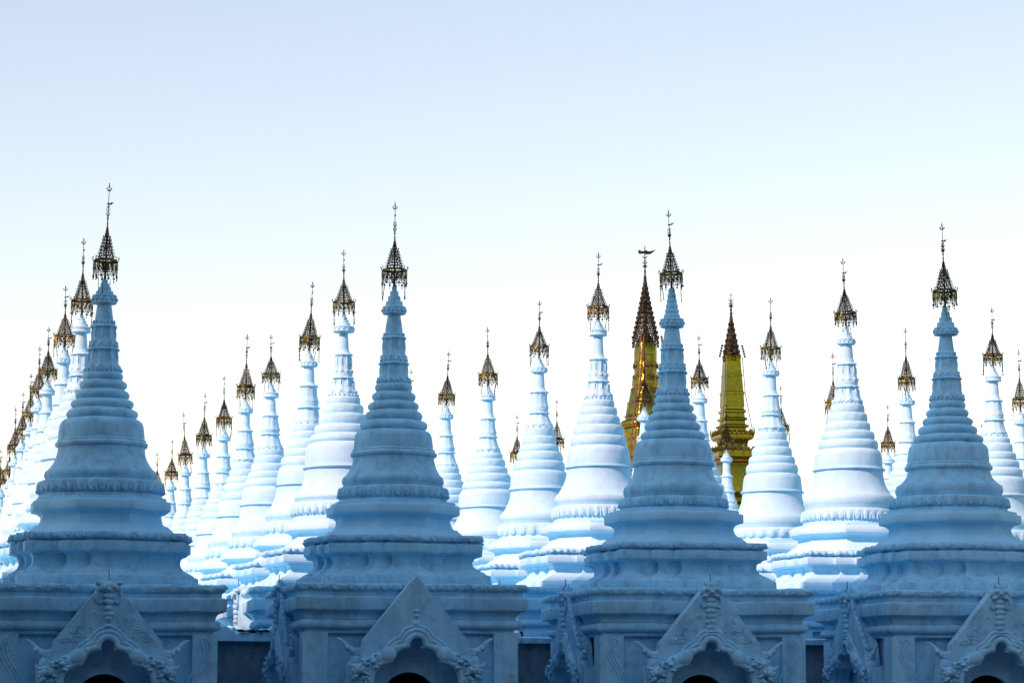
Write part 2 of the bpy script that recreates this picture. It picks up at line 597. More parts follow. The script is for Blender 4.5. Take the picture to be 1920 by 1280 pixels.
def make_makara(q):
    """water-dragon lying along the right haunch of the arch"""
    m = MB()
    # swelling haunch, then a tangle of curls ending in an open-jawed head
    m.blob((0.47, -2.24, 2.60), (0.17, 0.085, 0.125), 12, 9, Matrix.Rotation(0.5, 3, 'Y'), 0.04, q)
    m.blob((0.66, -2.24, 2.52), (0.13, 0.08, 0.10), 11, 8, Matrix.Rotation(0.6, 3, 'Y'), 0.07, q)
    m.blob((0.33, -2.24, 2.70), (0.09, 0.06, 0.07), 9, 7, None, 0.06, q)
    for i in range(46):
        u = q.random()
        cx_ = 0.60 + 0.46 * u + q.uniform(-0.05, 0.05)
        cz_ = 2.54 - 0.26 * u + q.uniform(-0.12, 0.10)
        r = q.uniform(0.018, 0.05)
        m.blob((cx_, -2.27 + q.uniform(-0.045, 0.03), cz_), (r * q.uniform(0.8, 1.9), r, r * q.uniform(0.6, 1.2)), 7, 5, Matrix.Rotation(q.uniform(-1.2, 1.2), 3, 'Y'), 0.2, q)
    m.blob((0.95, -2.27, 2.36), (0.12, 0.09, 0.075), 10, 7, Matrix.Rotation(0.25, 3, 'Y'), 0.12, q)
    m.tube([(0.96, -2.27, 2.41), (1.06, -2.28, 2.40), (1.12, -2.28, 2.44), (1.12, -2.28, 2.49)], lambda u: 0.042 * (1 - u) + 0.010, 7)
    m.tube([(0.94, -2.27, 2.31), (1.03, -2.28, 2.27), (1.09, -2.28, 2.27)], lambda u: 0.036 * (1 - u) + 0.010, 7)
    m.blob((0.93, -2.34, 2.41), (0.026, 0.02, 0.024), 6, 5)
    for k in range(7):
        a = 1.4 * pi * k / 7
        m.blob((0.84 + 0.09 * cos(a), -2.25, 2.14 + 0.09 * sin(a)), (0.05, 0.05, 0.04), 6, 5, None, 0.25, q)
    return m.mesh('makara', WORN, 60)

def make_horn():
    m = MB()
    pts = [(0.84, -2.10, 2.66), (0.92, -2.12, 2.635), (1.00, -2.12, 2.645), (1.07, -2.12, 2.68), (1.13, -2.12, 2.74), (1.18, -2.12, 2.80), (1.25, -2.12, 2.85), (1.30, -2.12, 2.865)]
    m.tube(pts, lambda u: 0.080 * (1 - u) ** 0.8 + 0.006, 8, 0.6)
    for k in range(4):
        m.blob((0.90 + 0.07 * k, -2.13, 2.60 + 0.012 * k * k), (0.05, 0.05, 0.045), 7, 5, None, 0.2, random.Random(k))
    m.blob((0.95, -2.10, 2.50), (0.12, 0.09, 0.10), 8, 6, None, 0.15, random.Random(2))
    m.box(0.86, 1.10, -2.16, -1.95, 1.0, 2.47)
    return m.mesh('horn', WORN, 60)

def make_mask(kind, q):
    m = MB()
    y = -2.24
    if kind == 0:      # lion face over a hanging garland of petals
        m.blob((0, y, 3.70), (0.13, 0.08, 0.105), 10, 8, None, 0.08, q)
        for s in (-1, 1):
            m.blob((s * 0.075, y - 0.06, 3.725), (0.045, 0.04, 0.04), 7, 6)
            m.blob((s * 0.14, y - 0.01, 3.70), (0.05, 0.05, 0.07), 7, 6, None, 0.15, q)
            m.blob((s * 0.10, y - 0.03, 3.62), (0.05, 0.05, 0.04), 7, 6, None, 0.15, q)
            m.tube([(s * 0.05, y, 3.78), (s * 0.11, y - 0.02, 3.82), (s * 0.12, y - 0.02, 3.86)], lambda u: 0.03 * (1 - 0.7 * u), 6)
            m.tube([(s * 0.16, y, 3.60), (s * 0.185, y, 3.50), (s * 0.14, y - 0.01, 3.43), (s * 0.09, y - 0.01, 3.45)], 0.022, 6)
        m.blob((0, y - 0.08, 3.685), (0.035, 0.035, 0.03), 7, 6)
        m.blob((0, y - 0.03, 3.80), (0.04, 0.04, 0.06), 7, 6)
        for i, (w, z) in enumerate(((0.10, 3.55), (0.105, 3.46), (0.10, 3.37), (0.095, 3.28), (0.10, 3.19), (0.09, 3.10))):
            m.blob((0, y + 0.01, z), (w, 0.055, 0.058), 9, 6, None, 0.08, q)
        m.blob((0, y, 3.03), (0.13, 0.05, 0.022), 9, 5)
    elif kind == 1:    # plain gable: a small urn low on the field
        m.blob((0, y + 0.01, 3.10), (0.07, 0.04, 0.05), 8, 6, None, 0.2, q)
        m.blob((0, y + 0.015, 3.22), (0.045, 0.03, 0.03), 8, 6, None, 0.2, q)
        m.blob((0, y + 0.015, 3.30), (0.06, 0.03, 0.022), 8, 6, None, 0.2, q)
        m.blob((0, y + 0.01, 2.99), (0.11, 0.045, 0.022), 9, 5)
    else:              # face above three hanging scallops
        m.blob((0, y, 3.69), (0.15, 0.07, 0.10), 10, 8, None, 0.12, q)
        for s in (-1, 1):
            m.blob((s * 0.09, y - 0.05, 3.70), (0.05, 0.04, 0.045), 7, 6)
            m.tube([(s * 0.18, y, 3.66), (s * 0.20, y, 3.52), (s * 0.15, y - 0.01, 3.44), (s * 0.09, y - 0.01, 3.47)], 0.028, 6)
            m.blob((s * 0.16, y, 3.76), (0.06, 0.05, 0.045), 7, 6, None, 0.2, q)
        m.blob((0, y - 0.06, 3.66), (0.04, 0.04, 0.035), 7, 6)
        for i, (w, z) in enumerate(((0.11, 3.55), (0.09, 3.46), (0.08, 3.36), (0.085, 3.27), (0.06, 3.20))):
            m.blob((0, y, z), (w, 0.055, 0.055), 8, 6, None, 0.12, q)
        m.blob((0, y, 3.08), (0.085, 0.05, 0.03), 9, 5)
    return m.mesh('mask', WORN, 60)

def make_crest(q):
    """flame crockets up both slopes of a gable"""
    m = MB()
    for s in (-1, 1):
        for i in range(11):
            u = i / 10
            x, z = s * (0.88 - 0.82 * u), 2.80 + 1.0 * u
            m.blob((x, -2.15, z), (0.045, 0.07, 0.05), 6, 5, None, 0.25, q)
            m.tube([(x, -2.15, z), (x + s * 0.05, -2.17, z + 0.04), (x + s * 0.05, -2.18, z + 0.10)], lambda v: 0.03 * (1 - 0.8 * v), 5)
    return m.mesh('crest', WORN, 60)

def make_relief(q):
    """incised stems and scrolls spread over the gable field and pilasters"""
    m = MB()
    for s in (-1, 1):
        for i in range(30):
            x = s * q.uniform(0.12, 0.75)
            top = 3.74 - abs(x) * 1.2
            if top < 2.9:
                continue
            z = q.uniform(2.85, top - 0.04)
            if abs(x) < 0.22 and z > 3.0:
                continue
            a = q.uniform(0, 2 * pi)
            m.tube([(x + 0.05 * (1 - k / 6) * cos(a + k * 0.9), -2.222, z + 0.05 * (1 - k / 6) * sin(a + k * 0.9)) for k in range(6)], 0.015, 5)
        for j in range(3):
            pts = [(s * (1.44 + 0.06 * j + 0.12 * sin(k * 0.42 + 0.6)), -1.787, 2.90 - 0.075 * k) for k in range(14)]
            m.tube(pts, 0.015, 5)
        m.tube([(s * 1.55 + 0.09 * (1 - k / 14) * cos(k * 0.7), -1.787, 2.84 + 0.09 * (1 - k / 14) * sin(k * 0.7)) for k in range(14)], 0.012, 5)
    return m.mesh('carved_relief', WORN, 60)

QM = random.Random(11)
CORNICE, CORNICE_OLD = make_cornice(), make_cornice_eroded()
PEDESTALS = [make_pedestal(i) for i in range(3)]
OCTAGONS = [make_octagon(i) for i in range(3)]
CELL = make_cell()
BODY, PEDIMENT, TRIM, HORN = make_body(), make_pediment(), make_arch_trim(QM), make_horn()
MAKARA, CREST, RELIEF = make_makara(QM), make_crest(QM), make_relief(QM)
MASKS = [make_mask(k, QM) for k in range(3)]
m = MB(); m.tube([(0, -2.2, 3.80), (0, -2.2, 3.98)], 0.007, 5)
SPIKE = m.mesh('spike', IRON)

# ------------------------------------------------------------------ metal umbrella (hti), base height 1.485
def make_cage():
    m = MB()
    tiers = [(0.140, 0.295), (0.124, 0.345), (0.108, 0.395), (0.092, 0.445), (0.078, 0.497), (0.064, 0.548), (0.051, 0.600), (0.039, 0.650), (0.028, 0.700), (0.019, 0.745)]
    for i, (r, z) in enumerate(tiers):
        m.hoop(r, z, 0.0085, 26)
        nb = 14 if i < 6 else 10
        r2, z2 = tiers[i + 1] if i + 1 < len(tiers) else (0.015, 0.79)
        for j in range(nb):
            a = 2 * pi * (j + 0.5 * (i % 2)) / nb
            m.tube([(r * cos(a), r * sin(a), z), (r * 0.97 * cos(a), r * 0.97 * sin(a), z + 0.03), (r2 * cos(a), r2 * sin(a), z2)], 0.0052, 4)
        if i < 7:
            ns = 10 if i < 4 else 8
            for j in range(ns):
                a = 2 * pi * (j + 0.25) / ns
                q = r + 0.016
                m.tube([(r * cos(a), r * sin(a), z), (q * cos(a), q * sin(a), z + 0.012), (q * cos(a), q * sin(a), z + 0.05)], 0.0042, 4)
                m.blob((q * cos(a), q * sin(a), z + 0.056), (0.0095, 0.0095, 0.012), 5, 4)
    for k in range(3):
        m.hoop(0.196 - 0.016 * k, 0.284 + 0.005 * k, 0.009, 30)
    # struts to the mast
    for j in range(6):
        a = 2 * pi * j / 6 + 0.2
        m.tube([(0.012 * cos(a), 0.012 * sin(a), 0.10), (0.185 * cos(a), 0.185 * sin(a), 0.285)], 0.007, 4)
        m.tube([(0.012 * cos(a), 0.012 * sin(a), 0.33), (0.17 * cos(a), 0.17 * sin(a), 0.305)], 0.007, 4)
    return m.mesh('umbrella_finial', DARKGILT, 40)

def make_band():
    m = MB()
    for r, z, t in ((0.205, 0.092, 0.007), (0.209, 0.118, 0.005), (0.213, 0.235, 0.006), (0.208, 0.272, 0.009), (0.192, 0.292, 0.008)):
        m.hoop(r, z, t, 32)
    for j in range(32):
        a = 2 * pi * j / 32
        r = 0.208
        m.tube([(r * cos(a), r * sin(a), 0.092), (r * cos(a), r * sin(a), 0.272)], 0.0045, 4)
    for j in range(16):
        a = 2 * pi * (j + 0.5) / 16
        r = 0.211
        rot = Matrix.Rotation(a, 3, 'Z')
        m.blob((r * cos(a), r * sin(a), 0.195), (0.005, 0.026, 0.034), 6, 5, rot)
        for s in (-1, 1):
            b = a + s * 0.10
            m.tube([(r * cos(a), r * sin(a), 0.13), (r * cos(b), r * sin(b), 0.16), (r * cos(b), r * sin(b), 0.20), (r * cos(a), r * sin(a), 0.235)], 0.006, 4)
    for j in range(14):
        a = 2 * pi * j / 14
        m.tube([(0.21 * cos(a), 0.21 * sin(a), 0.27), (0.226 * cos(a), 0.226 * sin(a), 0.285), (0.228 * cos(a), 0.228 * sin(a), 0.32)], 0.0045, 4)
        m.blob((0.228 * cos(a), 0.228 * sin(a), 0.327), (0.011, 0.011, 0.014), 5, 4)
    return m.mesh('crown_band', GILT, 40)

def make_mast(v):
    m = MB()
    m.lathe([(0.022, -0.06), (0.024, 0.02), (0.018, 0.06), (0.016, 0.3), (0.013, 0.74), (0.020, 0.76), (0.020, 0.775), (0.014, 0.80), (0.010, 0.84), (0.016, 0.855), (0.010, 0.87), (0.009, 0.90), (0.0065, 1.1), (0.005, 1.43)], 10)
    for z, r in ((0.925, 0.018), (0.945, 0.015), (1.005, 0.014)):
        m.blob((0, 0, z), (r, r, r * 0.8), 7, 5)
    # lotus cup and paired leaves
    for z, out, up, n in ((0.965, 0.030, 0.045, 6), (1.04, 0.030, 0.03, 4), (1.09, 0.026, 0.028, 3), (1.355, 0.045, 0.035, 5)):
        for j in range(n):
            a = 2 * pi * j / n + z * 7 + v
            m.tube([(0, 0, z), (out * 0.6 * cos(a), out * 0.6 * sin(a), z + up * 0.15), (out * cos(a), out * sin(a), z + up)], lambda u: 0.009 * (1 - 0.5 * u), 4)
            m.blob((out * cos(a), out * sin(a), z + up * 1.1), (0.008, 0.008, 0.012), 5, 4)
    m.lathe([(0.003, 1.40), (0.013, 1.418), (0.015, 1.43), (0.005, 1.45), (0.009, 1.462), (0.002, 1.485)], 8)
    return m.mesh('mast', DARKGILT, 40)

def make_vane(v):
    m = MB()
    z = (1.20, 1.16, 1.24)[v % 3]
    # bird-and-pennant plate, 6 mm thick
    pts = [(-0.030, 0.0), (-0.020, -0.014), (0.012, -0.018), (0.045, -0.014), (0.075, 0.004), (0.102, 0.030), (0.068, 0.022), (0.050, 0.026), (0.030, 0.006), (0.008, 0.010), (-0.012, 0.014)]
    for y in (-0.003,):
        n = len(pts)
        vs = [(x, y, z + w) for x, w in pts] + [(x, y + 0.006, z + w) for x, w in pts]
        fs = [tuple(range(n)), tuple(range(2 * n - 1, n - 1, -1))] + [(i, i + n, (i + 1) % n + n, (i + 1) % n) for i in range(n)]
        m.add(vs, fs)
    m.hoop(0.011, z, 0.004, 8)
    return m.mesh('vane', DARKGILT, 30, False)

def make_fringe(v):
    q = random.Random(50 + v)
    m = MB()
    for j in range(12):
        a = 2 * pi * j / 12 + 0.1
        r = 0.207
        x, y = r * cos(a), r * sin(a)
        L = q.choice((0.012, 0.02, 0.03))
        m.tube([(x, y, 0.09), (x, y, 0.09 - L)], 0.003, 4)
        z = 0.09 - L
        m.lathe([(0.004, 0), (0.013, -0.008), (0.016, -0.03), (0.021, -0.042), (0.004, -0.04)][::-1], 7, c=(x, y, z))
        m.tube([(x, y, z - 0.04), (x, y, z - 0.062)], 0.0025, 4)
        if q.random() < 0.7:
            m.blob((x, y, z - 0.075), (0.013, 0.005, 0.017), 5, 4, Matrix.Rotation(q.uniform(0, 3), 3, 'Z'))
    for j in range(4):
        a = q.uniform(0, 2 * pi) if j > 1 else (pi * j + 0.15)
        r = 0.207
        sway = q.uniform(-0.03, 0.02)
        z0 = 0.05
        pts = []
        for k in range(9):
            u = k / 8
            rr = r + sway * u * u
            pts.append((rr * cos(a + 0.12 * u), rr * sin(a + 0.12 * u), z0 - 0.27 * u))
        m.tube(pts, 0.003, 4)
        for k in range(2, 9):
            m.blob(pts[k], (0.010, 0.007, 0.012 + 0.006 * (k % 3)), 5, 4)
    return m.mesh('bell_fringe', DARKGILT, 40)

CAGE, BAND = make_cage(), make_band()
MASTS = [make_mast(v) for v in range(3)]
VANES = [make_vane(v) for v in range(3)]
FRINGES = [make_fringe(v) for v in range(3)]

def finial(parent, z, height, rs, v, rz, lean=(0, 0)):
    s = height / 1.485
    c = link('umbrella_finial', CAGE, parent, (0, 0, z), (lean[0], lean[1], rz), (rs, rs, s))
    c.rotation_mode = 'ZXY'
    link('crown_band', BAND, c)
    link('mast', MASTS[v], c)
    link('vane', VANES[v], c, (0, 0, 0), (0, 0, v * 0.9 - 0.6 - rz))
    fr = link('bell_fringe', FRINGES[v], c)
    fr['kind'] = 'stuff'
    return c

# ------------------------------------------------------------------ round upper part of a stupa, built to measure
def round_parts(root, z, w5, wr, wt, seed, n=64):
    cor, ped, oc, lot, rim, rdb, rdt, r5, r4, r3, r2, r1, sct, l2b, l2t, l1b, l1t, nk, cb, ct, cone, tip = z
    wo, wl, wm, wd, ws = w5
    wsc, w2b, w2t, w1b, w1t, wnb, wnt, wc, wk = wt
    q = random.Random(seed)
    near = n >= 60
    soft = cor > 3.85
    COAT = WHITE if soft else WORN
    bs = 0.62 if soft else 1.0
    A = 0.0038 if not soft else 0.0026
    # lotus ring
    m = MB()
    h = lot - oc
    m.lathe([(wl * 0.965, oc - 0.01), (wl * 0.97, oc + 0.16 * h), (wl * 0.94, oc + 0.24 * h), (wl * 0.955, oc + 0.30 * h), (wl * 0.985, oc + 0.55 * h),
             (wl * 0.995, oc + 0.85 * h), (wl * 0.985, oc + 0.96 * h), (wl * 0.95, lot)], n, 0, A, seed)
    np_ = 36 if near else 24
    for j in range(np_):
        a = 2 * pi * j / np_ + seed
        rot = Matrix.Rotation(a, 3, 'Z')
        m.blob((wl * 0.975 * cos(a), wl * 0.975 * sin(a), oc + 0.62 * h), (0.035, pi * wl / np_ * 0.86, 0.36 * h), 7, 6, rot, 0.08, q)
        if near:
            b = a + pi / np_
            m.blob((wl * 0.992 * cos(b), wl * 0.992 * sin(b), oc + 0.50 * h), (0.022, 0.016, 0.24 * h), 5, 5, Matrix.Rotation(b, 3, 'Z'))
            m.blob((wl * 1.008 * cos(a), wl * 1.008 * sin(a), oc + 0.40 * h), (0.016, 0.020, 0.020), 5, 4, rot)
    link('lotus_ring', m.mesh('lotus_ring', COAT, 50), root)
    # bell
    m = MB()
    hr = rim - lot
    prof = [(wl * 0.93, lot - 0.012), (wl * 0.92, lot + 0.02), (wm * 0.955, lot + 0.10 * hr), (wm * 0.975, lot + 0.20 * hr), (wm * 0.975, lot + 0.30 * hr), (wm * 0.985, lot + 0.36 * hr),
            (wm * 1.0, lot + 0.50 * hr), (wm * 1.0, lot + 0.72 * hr), (wm * 0.985, lot + 0.94 * hr), (wm * 0.968, rim)]
    r0, r1_ = wm * 0.955, wd * 0.935
    for i in range(1, 11):
        u = i / 10
        prof.append((r1_ + (r0 - r1_) * (1 - u) ** 2.1, rim + (rdb - rim) * u))
    m.lathe(prof, n, 0, A, seed + 1)
    link('bell', m.mesh('bell', COAT, 42), root)
    # ridge
    m = MB()
    h = rdt - rdb
    prof = [(wd * 0.925, rdb - 0.01), (wd * 0.94, rdb), (wd * 0.985, rdb + 0.10 * h)] + [(wd * 0.965 + 0.035 * wd * cos(radians(a)), rdb + 0.34 * h + 0.24 * h * sin(radians(a))) for a in range(-50, 91, 20)]
    prof += [(wd * 0.955, rdb + 0.66 * h), (wd * 0.95, rdb + 0.72 * h), (wd * 0.958, rdb + 0.80 * h), (wd * 0.945, rdb + 0.92 * h), (ws * 0.97, rdt)]
    m.lathe(prof, n, 0, A, seed + 2)
    link('ridge_moulding', m.mesh('ridge_moulding', COAT, 50), root)
    # shoulder
    m = MB()
    h = r5 - rdt
    rr = wr[0]
    prof = [(ws * 0.995, rdt - 0.01), (ws, rdt + 0.12 * h), (ws * 0.985, rdt + 0.45 * h)]
    for a in range(0, 91, 10):
        prof.append((rr * 0.90 + (ws * 0.975 - rr * 0.90) * cos(radians(a)) ** 0.75, rdt + 0.58 * h + 0.42 * h * sin(radians(a)) ** 1.15))
    m.lathe(prof, n, 0, A * 1.2, seed + 3)
    link('shoulder', m.mesh('shoulder', COAT, 60), root)
    # five rings
    zs = [r5, r4, r3, r2, r1, sct]
    for i in range(5):
        m = MB()
        za, zb = zs[i], zs[i + 1]
        h = zb - za
        R = wr[i]
        up = wr[i + 1] if i < 4 else wsc * 1.02
        d = R - up
        if soft:
            uc = 0.5
            prof = [(R * (1 - 0.13 * uc), za - 0.02), (R * (1 - 0.07 * uc), za + 0.03 * h), (R * (1 - 0.03 * uc), za + 0.12 * h), (R * (1 - 0.007 * uc), za + 0.24 * h), (R, za + 0.36 * h), (R * 0.998, za + 0.45 * h)]
            for a in range(20, 91, 14):
                prof.append((up * 0.95 + (R - up * 0.95) * cos(radians(a)) ** 0.8, za + 0.45 * h + 0.57 * h * sin(radians(a))))
        else:
            b_ = min(0.55 * h, R - up * 0.90)
            prof = [(R - b_ * 1.25, za - 0.02)] + [(R - b_ + b_ * cos(radians(a)), za + 0.44 * h + 0.47 * h * sin(radians(a))) for a in range(-84, 80, 12)]
            prof += [(R - b_ + b_ * 0.12, za + 0.945 * h), (up * 0.93, za + 1.03 * h)]
        m.lathe(prof, n, 0, A * 1.3, seed + 4 + i * 1.7)
        link('ring', m.mesh('ring', COAT, 60), root)
    # bead band
    m = MB()
    m.lathe([(wsc * 0.98, sct - 0.02), (wsc * 0.97, sct + 0.02), (w2b * 1.0, l2b + 0.01), (w2b * 0.9, l2b + 0.02)], n // 2)
    nb = 22 if near else 14
    for j in range(nb):
        a = 2 * pi * j / nb
        m.blob((wsc * 0.99 * cos(a), wsc * 0.99 * sin(a), (sct + l2b) / 2), (0.026 * bs, 0.026 * bs, 0.034 * bs), 6, 5)
    link('bead_band', m.mesh('bead_band', COAT, 50), root)
    # two lotus sleeves
    for (za, zb, ra, rb, zn, rn) in ((l2b, l2t, w2b, w2t, l1b, w1b), (l1b, l1t, w1b, w1t, nk, wnb)):
        m = MB()
        h = zb - za
        pn = 10
        prof = [(ra * 1.03, za - 0.01), (ra * 1.05, za + 0.03 * h), (ra * 1.0, za + 0.10 * h), (ra * 0.93, za + 0.20 * h), (ra * 0.60 + rb * 0.30, za + 0.42 * h), (ra * 0.25 + rb * 0.66, za + 0.64 * h),
                (rb * 0.92, za + 0.80 * h), (rb * 0.94, za + 0.86 * h), (rb * 1.09, za + 0.90 * h), (rb * 1.10, za + 0.94 * h), (rb * 0.97, zb)]
        m.lathe(prof, 80 if near else 40, 0, 0.0012, seed, lambda a, zz: 1 + 0.10 * (abs(sin(pn * a / 2 + seed)) ** 0.6 - 0.6))
        for j in range(pn):
            a = 2 * pi * (j + 0.5) / pn - 2 * seed / pn
            rm = (ra * 0.42 + rb * 0.5)
            if near:
                m.blob((rm * cos(a), rm * sin(a), za + 0.50 * h), (0.022, 0.012, 0.33 * h), 6, 6, Matrix.Rotation(a, 3, 'Z'))
                m.blob((ra * 1.03 * cos(a), ra * 1.03 * sin(a), za + 0.08 * h), (0.022, 0.026, 0.030), 6, 5, Matrix.Rotation(a, 3, 'Z'), 0.15, q)
            if not soft:
                m.blob((rb * 1.0 * cos(a), rb * 1.0 * sin(a), za + 0.88 * h), (0.018 * bs, 0.024 * bs, 0.024 * bs), 6, 5, Matrix.Rotation(a, 3, 'Z'), 0.15, q)
        # collar above
        m.lathe([(rb * 0.95, zb - 0.01), (rn * 1.0 + 0.3 * (rb - rn), zb + 0.4 * (zn - zb)), (rn * 1.06, zn - 0.01), (rn * 0.98, zn + 0.015)], n // 2)
        nb = 14 if not soft else 0
        for j in range(nb):
            a = 2 * pi * j / nb + 0.2
            r = rn + 0.35 * (rb - rn) + 0.006
            m.blob((r * cos(a), r * sin(a), zb + 0.55 * (zn - zb)), (0.022 * bs, 0.024 * bs, 0.5 * bs * (zn - zb)), 6, 5)
        link('lotus_sleeve', m.mesh('lotus_sleeve', COAT, 50), root)
    # neck
    m = MB()
    m.lathe([(wnb * 1.0, nk - 0.02), (wnb * 0.98, nk + 0.2 * (cb - nk)), (wnb * 0.5 + wnt * 0.48, nk + 0.6 * (cb - nk)), (wnt, cb - 0.02), (wnt * 1.02, cb + 0.02)], n // 2, 0, 0.0012, seed)
    link('neck', m.mesh('neck', COAT, 50), root)
    # capital with bosses
    m = MB()
    h = ct - cb
    m.lathe([(wnt * 1.0, cb - 0.015), (wc * 0.90, cb), (wc * 0.97, cb + 0.10 * h), (wc * 0.93, cb + 0.2 * h), (wc * 0.93, cb + 0.75 * h), (wc * 0.98, cb + 0.86 * h), (wc * 0.90, ct), (wk, ct + 0.01)], n // 2, 0, 0.001, seed)
    for j in range(13 if not soft or seed % 2 else 0):
        a = 2 * pi * j / 13 + seed
        m.blob((wc * 0.93 * cos(a), wc * 0.93 * sin(a), cb + 0.48 * h), (0.030 * bs, 0.034 * bs, 0.036 * bs), 7, 6, Matrix.Rotation(a, 3, 'Z'))
    link('capital', m.mesh('capital', COAT, 50), root)
    # stepped cone
    m = MB()
    h = cone - ct
    steps = 4 if h < 0.45 else 6
    prof = []
    for i in range(steps):
        u0, u1 = i / steps, (i + 1) / steps
        if steps == 4:
            ra = wk * (1 - 0.92 * u0 ** 0.9)
            prof += [(ra * 1.0, ct + u0 * h), (ra * 1.02, ct + (u0 + 0.12 / steps) * h), (ra * 0.99, ct + (u1 - 0.10 / steps) * h), (ra * 0.95, ct + (u1 - 0.01 / steps) * h)]
        else:
            ra = wk * (1 - 0.70 * u0 ** 0.9)
            prof += [(ra * 0.90, ct + u0 * h), (ra * 1.03, ct + (u0 + 0.25 / steps) * h), (ra * 1.04, ct + (u0 + 0.6 / steps) * h), (ra * 0.90, ct + (u1 - 0.02 / steps) * h)]
    m.lathe(prof, 28, 0, 0.001, seed)
    link('stepped_cone', m.mesh('stepped_cone', COAT, 40), root)

def pediment(root, dz, rz, mask, crest=False, relief=True, full=True):
    p = link('pediment', PEDIMENT, root, (0, 0, dz), (0, 0, rz))
    if full:
        link('arch_trim', TRIM, p)
        link('makara', MAKARA, p)
        link('makara', MAKARA, p, scale=(-1, 1, 1))
        link('horn', HORN, p)
        link('horn', HORN, p, scale=(-1, 1, 1))
        link('mask', MASKS[mask], p)
        if relief:
            link('carved_relief', RELIEF, p)['kind'] = 'stuff'
        if crest:
            link('crest', CREST, p)
        if mask != 1:
            link('spike', SPIKE, p)
    return p

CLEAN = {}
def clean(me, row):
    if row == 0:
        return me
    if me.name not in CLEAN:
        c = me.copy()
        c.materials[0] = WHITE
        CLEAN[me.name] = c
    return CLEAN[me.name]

def stupa(X, Y, z, w5, wr, wt, label, seed, row, mask=0, old=False, lean=(0, 0)):
    root = bpy.data.objects.new('stupa', None)
    root.empty_display_size = 0.5
    C.objects.link(root)
    root.location = (X, Y, 0)
    root.rotation_euler = (0.0015 * sin(seed * 2.3) * min(row, 1), 0.0015 * cos(seed * 4.1) * min(row, 1), 0.012 * sin(seed * 1.7) * min(row, 1))
    thing(root, label, 'stupa', 'white stupas standing in a grid')
    dz = z[0] - 3.76
    n = 72 if row < 2 else (48 if row < 5 else 32)
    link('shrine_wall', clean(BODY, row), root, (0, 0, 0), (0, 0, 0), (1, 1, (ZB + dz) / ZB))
    link('cell_dark_lining', CELL, root)
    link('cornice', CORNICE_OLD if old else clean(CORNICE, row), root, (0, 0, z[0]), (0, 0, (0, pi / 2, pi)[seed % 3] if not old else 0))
    pediment(root, dz, 0, mask, False, mask != 1)
    side = pediment(root, dz, -pi / 2, (mask + 1) % 3 if mask == 1 else mask, row == 0, False)
    side.location.x = 0.26
    # a short core keeps the pedestal closed against the cornice
    v = seed % 3
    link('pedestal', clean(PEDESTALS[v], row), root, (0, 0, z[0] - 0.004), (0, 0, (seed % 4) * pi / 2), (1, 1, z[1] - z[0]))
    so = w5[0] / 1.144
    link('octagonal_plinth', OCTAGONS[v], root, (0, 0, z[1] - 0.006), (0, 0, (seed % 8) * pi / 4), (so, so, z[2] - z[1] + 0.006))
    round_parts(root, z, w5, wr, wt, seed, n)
    if row > 0 and seed % 5 == 2:
        lean = (lean[0] * 4, lean[1] * 4)
    finial(root, z[20] - 0.0, z[21] - z[20], 1.0 + 0.04 * sin(seed * 3.7), v, seed * 1.1, lean)
    return root

